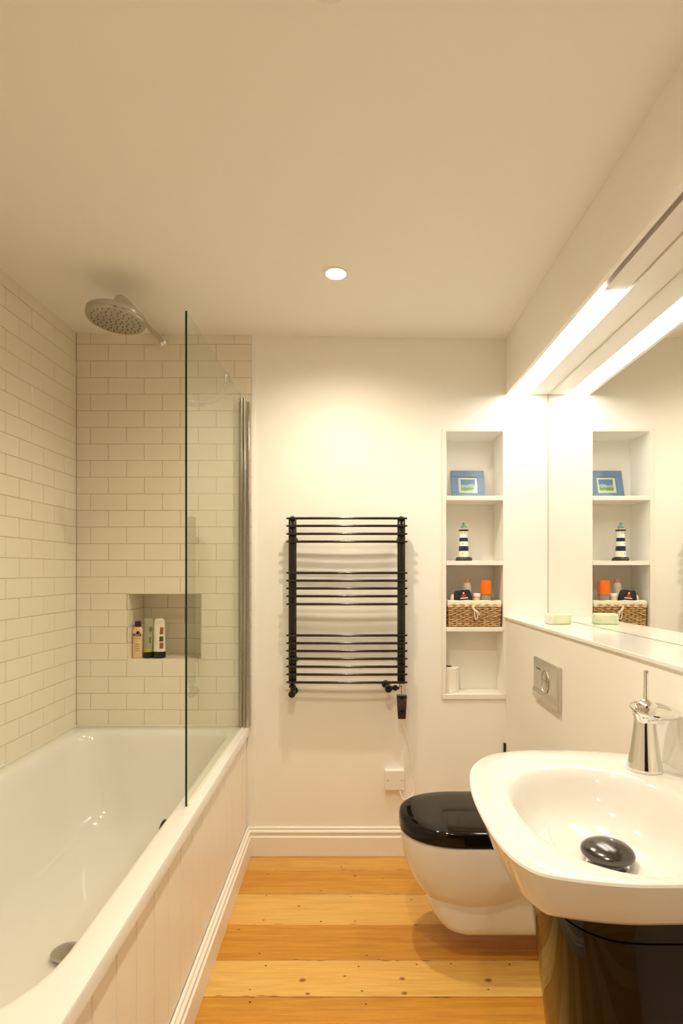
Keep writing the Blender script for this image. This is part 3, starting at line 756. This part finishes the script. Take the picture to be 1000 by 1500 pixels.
# contents
BF = bz0+.02
X, Y = .5435, 2.388
cp = thing('spray_bottle', 'clear bottle with a tall orange cap in the wicker basket', 'bottle', (X, Y, BF))
b = MB(); b.lathe((X, Y, BF), [(.020, 0), (.022, .003), (.022, .108), (.0195, .119)], 28, cap1=True); b.build('bottle_body', M['amber'], cp)
b = MB(); b.lathe((X, Y, BF), [(.0232, .1025-.005), (.0232, .147), (.0225, .155), (.0205, .1565), (.001, .1575)], 32, cap0=True)
b.v = [(v[0], v[1], v[2]+ (E-.0385-(BF+.1575))) for v in b.v]; b.build('cap', M['orange'], cp)
X, Y = .455, 2.385
cp = thing('toiletry_pack', 'black plastic toiletry pack with red and white print in the basket', 'packet', (X, Y, BF))
b = MB(); ph = Matrix.Translation((X, Y, BF)) @ Matrix.Rotation(math.radians(-6), 4, 'Y')
rg = []
for t, w_ in ((0, .034), (.4, .038), (.75, .040), (.93, .036), (1.0, .030)):
    rg.append([tuple(ph @ Vector((w_*math.copysign(abs(math.cos(a))**.6, math.cos(a))*1.0, .013*math.copysign(abs(math.sin(a))**.7, math.sin(a))*(1-.6*t**4), t*.132+.003*math.sin(5*a)*t))) for a in [2*PI*i/32 for i in range(32)]])
b.loft(rg); b.build('pack_body', M['black_pack'], cp)
b = MB(); b.box(-.012, .020, -.0150, -.0140, .099, .103); b.v = [tuple(ph @ Vector(v)) for v in b.v]; b.build('white_stripe', M['white_print'], cp)
b = MB(); b.box(-.006, .013, -.0152, -.0140, .1055, .113); b.box(-.002, .008, -.0152, -.014, .113, .118); b.v = [tuple(ph @ Vector(v)) for v in b.v]; b.build('red_emblem', M['red_print'], cp)
b = MB(); b.box(.000, .006, -.0155, -.0140, .119, .126); b.v = [tuple(ph @ Vector(v)) for v in b.v]; b.build('white_emblem', M['white_print'], cp)
b = MB(); b.box(-.018, .024, -.0148, -.0138, .0905, .093); b.box(-.014, .020, -.0148, -.0138, .084, .0865); b.v = [tuple(ph @ Vector(v)) for v in b.v]; b.build('grey_print', M['grey_print'], cp)
X, Y = .471, 2.425
cp = thing('lotion_bottle', 'pale frosted bottle with a pink cap at the back of the basket', 'bottle', (X, Y, BF))
b = MB(); b.lathe((X, Y, BF), [(.016, 0), (.0185, .004), (.0185, .143), (.016, .159), (.012, .165)], 28); b.build('bottle_body', M['frost'], cp)
b = MB(); b.lathe((X, Y, BF), [(.0115, .164), (.012, .166), (.0115, .177), (.010, .179), (.001, .1795)], 24); b.build('cap', M['pink'], cp)
X, Y = .5045, 2.385
cp = thing('cream_jar', 'small gold jar with a cream lid in the basket', 'jar', (X, Y, BF))
b = MB(); b.lathe((X, Y, BF), [(.012, 0), (.0145, .003), (.0145, .098), (.0125, .103), (.0125, .106)], 24); b.build('jar_body', M['jar'], cp)
b = MB(); b.lathe((X, Y, BF), [(.0145, .1055), (.015, .107), (.015, .118), (.0135, .1205), (.001, .121)], 28); b.build('lid', M['white_plastic'], cp)
X, Y = .405, 2.395
b = MB(); b.lathe((X, Y, BF), [(.011, 0), (.0135, .004), (.0135, .093), (.011, .106), (.007, .114), (.001, .117)], 24)
tag(b.build('deodorant_stick', M['white_plastic']), 'small white rounded stick at the left end of the basket', 'toiletry')

# ---- toilet roll
tr = thing('toilet_roll', 'white toilet roll standing at the left of the bottom recess', 'toilet roll', (.384, D+.068, SZB))
b = MB(); c = (.384, D+.068, SZB+.0005); z1 = .106
rg = []
for r, z in ((.020, 0), (.047, 0), (.0488, .002), (.0488, z1-.002), (.047, z1), (.020, z1)):
    rg.append([(c[0]+r*math.cos(2*PI*i/40), c[1]+r*math.sin(2*PI*i/40), c[2]+z) for i in range(40)])
b.loft(rg, False, False); b.build('paper_roll', M['paper'], tr)
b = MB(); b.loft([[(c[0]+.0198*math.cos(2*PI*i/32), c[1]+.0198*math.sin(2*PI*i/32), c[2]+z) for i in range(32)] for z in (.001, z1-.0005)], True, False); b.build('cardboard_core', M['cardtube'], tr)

# ---- ledge, mirror, soap
b = MB(); t = .010
def lz_(y): return led_z(y)
b.hexa([(XR-.006, YR, lz_(YR)-t), (XM+.003, YR, lz_(YR)-t), (XM+.003, D+.002, lz_(D)-t), (XR-.006, D+.002, lz_(D)-t),
        (XR-.006, YR, lz_(YR)), (XM+.003, YR, lz_(YR)), (XM+.003, D+.002, lz_(D)), (XR-.006, D+.002, lz_(D))])
tag(b.build('ledge', M['ledge'], bevel=.0015), 'polished white ledge running under the mirror', 'ledge')
b = MB(); b.slot(0).hexa([(XM, YR+.001, lz_(YR)+.001), (XM+.004, YR+.001, lz_(YR)+.001), (XM+.004, D+.001, lz_(D)+.001), (XM, D+.001, lz_(D)+.001),
        (XM, YR+.001, E+.7405), (XM+.004, YR+.001, E+.7405), (XM+.004, D+.001, E+.7405), (XM, D+.001, E+.7405)])
wm = b.build('wall_mirror', [M['mirror'], M['mirror_edge']])
for p in wm.data.polygons: p.material_index = 0 if abs(p.normal.x) > .9 else 1
tag(wm, 'large frameless mirror filling the right wall above the ledge', 'mirror')
b = MB(); b.box(XM-.0012, XM, D-.002, D+.003, lz_(D), E+.741)
tag(b.build('mirror_trim', M['mirror_edge']), 'thin dark vertical edge strip where the mirror meets the back wall', 'strip')

so = MB(); a = math.radians(14); c0 = Vector((.679, 1.96, 0)); u = Vector((math.cos(a), math.sin(a), 0)); w = Vector((-math.sin(a), math.cos(a), 0)); zb = led_z(1.98)+.0004
mid = c0+u*.041+w*.0275
rg = []
for ins, z in ((.004, 0), (.001, .002), (0, .006), (0, .030), (.001, .034), (.004, .0365)):
    r = rrect(-.041+ins, .041-ins, -.0275+ins, .0275-ins, .008, z, 5, 6)
    rg.append([tuple(mid+u*p[0]+w*p[1]+Vector((0, 0, zb+p[2]))) for p in r])
so.loft(rg)
o = so.build('soap_bar', [M['soap_green'], M['soap_pink']])
for p in o.data.polygons:
    if (Vector(p.center)-mid).dot(u) < -.036: p.material_index = 1
tag(o, 'pale green soap bar with a pinkish end on the ledge', 'soap')

# ---- flush plate
fy0, fy1, fzt, fzb = 1.702, 1.944, E-.2955, E-.431
fp = thing('flush_plate', 'satin chrome dual flush plate on the boxing above the toilet', 'flush plate', (XR, (fy0+fy1)/2, (fzt+fzb)/2))
cyf, czf = (fy0+fy1)/2, (fzt+fzb)/2
b = MB(); b.box(XR-.0100, XR-.0004, fy0, fy1, fzb, fzt); b.box(XR-.0140, XR-.0095, fy0, fy1, fzb, fzb+.020)
b.box(XR-.0140, XR-.0095, fy0, fy0+.018, fzb+.0195, fzt); 
b.add([(XR-.0145, fy0+.018, fzb+.020), (XR-.0145, fy1, fzb+.020), (XR-.0100, fy1, fzb+.034), (XR-.0100, fy0+.018, fzb+.034)], [(0, 1, 2, 3)])
b.build('plate', M['satin'], fp, bevel=.0012)
b = MB(); b.lathe((XR-.0085, cyf, czf+.001), [(.039, .002), (.039, -.0030), (.0375, -.0040), (.0365, -.0025), (.0365, .001)], 48, 'x', sx=.86, cap0=False, cap1=False); b.build('button_ring', M['satin'], fp)
for sgn, lo, hi in ((1, .005, .036), (-1, .0065, .036)):
    b = MB(); n = 24; R = .0355; cut = .006 if sgn > 0 else -.0075
    pts = []
    for i in range(n+1):
        zz = None
        a = math.asin(.006/R) + (PI-2*math.asin(.006/R))*i/n if sgn > 0 else -(PI+math.asin(.006/R)*-2*-1*0) * 0
        if sgn < 0: a0 = math.asin(.0045/R); a = -PI-(-a0) + 0; a = PI - a0*-1*-1 + (PI+2*a0)*i/n if False else (PI-a0)+(PI+2*a0)*i/n
        pts.append((math.cos(a)*R, math.sin(a)*R))
    rg = [[(XR-xo, cyf+p[0]*s*.86, czf+p[1]*s+(.001)) for p in pts] for xo, s in ((.006, 1), (.0115, 1), (.0130, .93))]
    b.loft(rg); b.build('flush_button', M['satin'], fp)
b = MB(); b.box(XR-.0108, XR-.0098, cyf+.050, cyf+.090, czf+.0315, czf+.0355); b.build('maker_mark', M['black_plastic'], fp)

# ---- toilet
tcy = 1.812; twall = XR-.0005
wc = thing('toilet', 'wall-hung white toilet with a black lid beneath the flush plate', 'toilet', (XR, tcy, E-1.117))
def dring(xt, hw, z, xc=.36, rear=twall, hr=None, n=2.35, N=40, M_=10):
    """D outline: super-ellipse nose at xt, straight to the wall"""
    hr = hw if hr is None else hr; pts = []
    for i in range(N+1):
        a = PI/2 + PI*i/N; c, s = math.cos(a), math.sin(a)
        pts.append((xc + (xc-xt)*math.copysign(abs(c)**(2/n), c), tcy + hw*math.copysign(abs(s)**(2/n), s), z))
    for k in range(1, M_+1): t = k/M_; q = t*t*(3-2*t) if hr != hw else t; pts.append((xc+(rear-xc)*t, tcy-(hw+(hr-hw)*q), z))
    for k in range(M_+1): t = 1-k/M_; q = t*t*(3-2*t) if hr != hw else t
    for k in range(M_): t = 1-k/M_; q = t*t*(3-2*t) if hr != hw else t; pts.append((xc+(rear-xc)*t, tcy+(hw+(hr-hw)*q), z))
    return pts
b = MB(); zz = lambda h: E-h
rg = [dring(.140, .160, zz(.8225)), dring(.137, .1635, zz(.8255)), dring(.136, .1645, zz(.832)), dring(.1385, .1635, zz(.87)), dring(.146, .160, zz(.91)),
      dring(.160, .153, zz(.95), hr=.13), dring(.176, .143, zz(.98), hr=.11), dring(.194, .131, zz(1.005), hr=.09), dring(.216, .112, zz(1.028), hr=.07), dring(.25, .08, zz(1.042), hr=.05), dring(.30, .04, zz(1.05), hr=.03)]
b.loft(rg)
rg = [dring(.23, .112, zz(.95), xc=.34, n=2.8), dring(.216, .119, zz(1.0), xc=.34, n=2.8), dring(.218, .119, zz(1.04), xc=.34, n=2.8), dring(.226, .1185, zz(1.065), xc=.34, n=2.8),
      dring(.238, .117, zz(1.086), xc=.34, n=2.8), dring(.252, .114, zz(1.101), xc=.34, n=2.8), dring(.270, .108, zz(1.111), xc=.35, n=2.6), dring(.292, .099, zz(1.1165), xc=.36, n=2.4), dring(.31, .09, zz(1.117), xc=.37, n=2.4)]
b.loft(rg); b.build('bowl', M['ceramic'], wc)
def lidring(o_, z): return dring(.131+o_, .1655-o_, z, xc=.34, rear=XR-.045-o_*.5, n=2.3)
b = MB(); b.loft([lidring(.004, zz(.8215)), lidring(.0008, zz(.8195)), lidring(.0, zz(.815)), lidring(.0005, zz(.790)), lidring(.0025, zz(.781)), lidring(.006, zz(.7775)), lidring(.012, zz(.776)), lidring(.05, zz(.7748)), lidring(.12, zz(.774))])
b.build('lid', M['black_gloss'], wc)
for dy in (-.075, .075):
    b = MB(); b.lathe((XR-.030, tcy+dy, zz(.822)), [(.013, 0), (.013, .022), (.011, .026), (.001, .027)], 20); b.build('lid_hinge', M['chrome'], wc)

# ---- wash basin
bh = .387
ws = thing('washbasin', 'wide white ceramic washbasin on a black pedestal', 'washbasin', (.45, .95, E-bh))
OUT = [(.6185, 1.1421), (.5957, 1.1748), (.5488, 1.1938), (.4488, 1.2117), (.3659, 1.2117), (.3046, 1.1979), (.261, 1.1691), (.2303, 1.1247), (.2116, 1.075),
       (.1975, .990), (.1934, .9093), (.1953, .8277), (.2036, .7675), (.2202, .7292), (.2474, .7081), (.328, .6896), (.400, .6885), (.50, .6925), (.570, .707), (.6185, .735)]
o2 = [Vector((x, y, 0)) for x, y in OUT]
ring = spline(o2, 6); NR = len(ring)
back = [Vector((.6185, .735+(1.1421-.735)*k/24, 0)) for k in range(1, 24)]
ring = ring+back; NR = len(ring)
# light smoothing of the nose
for _ in range(3):
    rs_ = list(ring)
    for i in range(2, len(ring)-len(back)-3): rs_[i] = ring[i]*.5+(ring[i-1]+ring[i+1])*.25
    ring = rs_
ctr = Vector((.42, .93, 0))
def inset(d, z, wall=0):
    out = []
    for i, p in enumerate(ring):
        t = (ring[(i+1) % NR]-ring[(i-1) % NR]).normalized(); nrm = Vector((-t.y, t.x, 0))
        if nrm.dot(ctr-p) < 0: nrm = -nrm
        q = p+nrm*d
        if p.x > .60: q.x = min(p.x, XR-.0005); 
        out.append((q.x, q.y, z))
    return out
ztop = E-bh
# inner bowl ring (aligned by angle with outer ring points)
def inner(scale, z, cx=.405, cy=.908, a=.146, bb=.192, n=2.3):
    out = []
    for p in ring:
        ang = math.atan2((p.y-cy)/bb, (p.x-cx)/a); c, s = math.cos(ang), math.sin(ang)
        r = (abs(c)**n+abs(s)**n)**(-1/n)
        out.append((cx+a*scale*r*c, cy+bb*scale*r*s, z))
    return out
def lerp(r1, r2, t, z): return [(p[0]+(q[0]-p[0])*t, p[1]+(q[1]-p[1])*t, z) for p, q in zip(r1, r2)]
rg = []
under = inner(.58, 0, .45, .93)
rg.append(lerp(inset(.03, 0), under, .95, ztop-.112))
rg.append(lerp(inset(.03, 0), under, .75, ztop-.078))
rg.append(lerp(inset(.03, 0), under, .40, ztop-.073))
rg.append(inset(.042, ztop-.0715)); rg.append(inset(.031, ztop-.069)); rg.append(inset(.0250, ztop-.062)); rg.append(inset(.016, ztop-.040))
rg.append(inset(.0075, ztop-.020)); rg.append(inset(.003, ztop-.009)); rg.append(inset(.0015, ztop-.0045)); rg.append(inset(.003, ztop-.0015)); rg.append(inset(.007, ztop))
o_ = inset(.007, ztop); i_ = inner(1.05, ztop)
rg.append(lerp(o_, i_, .35, ztop-.0005)); rg.append(lerp(o_, i_, .75, ztop-.001)); rg.append(inner(1.05, ztop-.0015))
for s, d in ((1.02, .0035), (.99, .008), (.955, .016), (.92, .027), (.875, .042), (.82, .057), (.74, .071), (.63, .082), (.48, .090), (.33, .095), (.2, .098)): rg.append(inner(s, ztop-d))
b = MB(); b.loft(rg, False, True); b.build('basin_bowl', M['ceramic'], ws, sub=0)
b = MB(); bx, by, bz = .412, .925, ztop-.098
b.lathe((bx, by, bz), [(.024, 0), (.024, .010), (.036, .0125), (.0415, .017), (.0425, .021), (.0405, .026), (.034, .031), (.023, .035), (.010, .0372), (.001, .0376)], 48)
b.build('waste_plug', M['plug_metal'], ws)
b = MB(); b.lathe((bx, by, bz), [(.033, -.001), (.033, .0015), (.028, .002)], 36); b.build('waste_ring', M['chrome'], ws)
text('ca', .0075, (.3985, .7055, ztop-.0335), (math.radians(77), 0, 0), M['grey_print'], ws)

# ---- pedestal
pd_ = thing('basin_pedestal', 'glossy black tapering pedestal carrying the washbasin', 'pedestal', (.45, .93, 0))
def pring(z, o_=0):
    h = E-z; k = (h-.52)/(.70); k = max(k, -.1)
    tip = .297+.075*k + o_; hw = .153-.055*k - o_; xc = .42+.02*k; pts = []; N = 48; n = 2.9
    for i in range(N+1):
        a = PI/2+PI*i/N; c, s = math.cos(a), math.sin(a)
        pts.append((xc+(xc-tip)*math.copysign(abs(c)**(2/n), c), .93+hw*math.copysign(abs(s)**(2/n), s), z))
    R = .600
    for k2 in range(1, 9): pts.append((xc+(R-xc)*k2/8, .93-hw, z))
    for k2 in range(8): pts.append((R-(R-xc)*k2/8, .93+hw, z))
    return pts
b = MB(); b.loft([pring(.001), pring(.006, -.002), pring(.2), pring(.4), pring(.6), pring(E-.525, 0), pring(E-.5215, .0005), pring(E-.520, .004)], True, True)
b.build('pedestal_body', M['black_vase'], pd_)
b = MB(); b.loft([pring(E-.5197, .002), pring(E-.5185, .0008), pring(E-.505, .002), pring(E-.475, -.001), pring(E-.4605, -.004), pring(E-.4605, .004), pring(E-.517, .010)], False, False)
b.build('collar', M['black_vase'], pd_)

# ---- tap
tx, ty, tz = .560, 1.093, ztop-.0005
tp = thing('basin_tap', 'chrome waterfall tap with a round disc spout at the back of the basin', 'tap', (tx, ty, tz))
k = .001333
b = MB(); b.lathe((tx, ty, tz), [(.0320, 0), (.0328, .002), (.0320, .006), (.0295, .020), (.0262, .040), (.0230, .062), (.0205, .082), (.0195, .094), (.0200, .102), (.0225, .110)], 48)
b.build('tap_body', M['chrome'], tp)
dm = Matrix.Translation((tx+.009, ty-.016, tz+.110)) @ Matrix.Rotation(math.radians(7), 4, 'X') @ Matrix.Rotation(math.radians(2), 4, 'Y')
b = MB(); b.lathe((0, 0, 0), [(.018, -.006), (.030, -.001), (.041, .005), (.0445, .010), (.0440, .0125), (.041, .0125), (.036, .009), (.020, .0065), (.001, .006)], 48, sx=.98)
b.v = [tuple(dm @ Vector(v)) for v in b.v]; b.build('disc_spout', M['chrome'], tp)
b = MB(); b.box(tx-.004, tx+.022, ty-.034, ty-.006, tz+.096, tz+.108); b.build('spout_underside', M['chrome'], tp, bevel=.003)
b = MB(); b.lathe((tx, ty-.004, tz+.116), [(.012, -.006), (.014, 0), (.0185, .005), (.0190, .010), (.016, .016), (.009, .020), (.006, .022)], 36)
kn = b.build('mixer_knob', M['chrome'], tp)
b = MB(); b.lathe((tx+.0005, ty-.004, tz+.136), [(.0065, 0), (.0048, .006), (.0043, .045), (.0047, .056), (.0035, .058), (.0005, .0585)], 20); b.build('lever_rod', M['chrome'], kn)

# ---- dark slot strip in the corner beyond the basin
b = MB(); b.box(XR-.010, XR-.0005, D-.004, D+.003, E-.80, E-.723)
tag(b.build('corner_strip', M['rad']), 'narrow dark vertical strip in the corner beyond the washbasin', 'strip')

# ---- ceiling downlights
LAMP = (1.0, .87, .66)
spots = ((-.0747, 1.851, 'round recessed downlight in the ceiling near the shower end'), (-.050, .925, 'round recessed downlight at the top edge of the photo'),
         (-.04, .02, 'unseen recessed downlight added in the ceiling behind the viewer for light'))  # last one is unseen, added to give the room more light
for i, (x, y, lab) in enumerate(spots):
    zc = ceil_z(x); d = thing('downlight', lab, 'ceiling light', (x, y, zc), 'recessed ceiling downlights')
    b = MB()
    b.lathe((x, y, zc), [(.031, -.0015), (.036, -.004), (.043, -.0035), (.0445, .0005)], 40, cap0=False, cap1=False)
    b.build('trim_ring', M['white_plastic'], d)
    b = MB(); b.lathe((x, y, zc), [(.0315, -.0012), (.0315, -.0022), (.029, -.0026)], 32, cap0=True); b.build('lamp_face', M['lamp_on'], d)
    l = bpy.data.lights.new('downlight_lamp', 'SPOT'); l.energy = 57; l.color = LAMP; l.spot_size = math.radians(158); l.spot_blend = 1.0; l.shadow_soft_size = .028
    lo = bpy.data.objects.new('downlight_lamp', l); COL.objects.link(lo); lo.location = (x, y, zc-.006); 
    lo.parent = d; lo.matrix_parent_inverse = Matrix.Translation(d.location).inverted()

# ---- strip light in the slot of the bulkhead
st = thing('strip_light', 'glowing strip light recessed under the bulkhead above the mirror', 'strip light', (.68, 1.9, E+.76))
zb = E+.742
b = MB(); b.box(XR+.0142, .7155, YR+.002, D+.002, zb+.0605, zb+.0615); b.box(XR+.0142, XR+.0152, YR+.002, D+.002, zb+.006, zb+.060)  # lining added and coloured dark to give the slot its shade
struct(b.build('trim_3', [M['slot']]), 'slot lining coloured dark as shade beside the strip light')
b = MB(); b.box(.642, .7145, YR+.01, D-.004, zb+.018, zb+.050); b.build('batten', M['white_plastic'], st, bevel=.002)
b = MB(); b.box(.6400, .713, 1.49, D-.012, zb+.003, zb+.018); b.build('lit_diffuser', M['tube_on'], st, bevel=.002)
b = MB(); b.box(.6515, .668, YR+.01, 1.485, zb+.004, zb+.016); b.box(.670, .713, YR+.01, 1.485, zb+.006, zb+.016); b.build('unlit_cover', M['white_plastic'], st)

# ---------------------------------------------------------------- camera
cam = bpy.data.cameras.new('camera'); co = bpy.data.objects.new('camera', cam); COL.objects.link(co)
co.location = (0, 0, E); co.rotation_euler = (PI/2, 0, 0)
cam.sensor_fit = 'VERTICAL'; cam.sensor_height = 36; cam.sensor_width = 24; cam.lens = 818/1500*36
cam.shift_x = -(525-500)/1500; cam.shift_y = (836.5-750)/1500; cam.clip_start = .02
S.camera = co

# ---------------------------------------------------------------- world + view
w = bpy.data.worlds.new('world'); w.use_nodes = True; S.world = w
w.node_tree.nodes['Background'].inputs[0].default_value = (0, 0, 0, 1)
S.view_settings.view_transform = 'Standard'; S.view_settings.look = 'None'; S.view_settings.gamma = 1
S.view_settings.use_curve_mapping = False; S.view_settings.exposure = 0.03
S.cycles.use_denoising = True
S.cycles.max_bounces = 14; S.cycles.diffuse_bounces = 8; S.cycles.glossy_bounces = 6; S.cycles.transmission_bounces = 8; S.cycles.transparent_max_bounces = 12
S.cycles.sample_clamp_indirect = 8
S.cycles.caustics_reflective = True
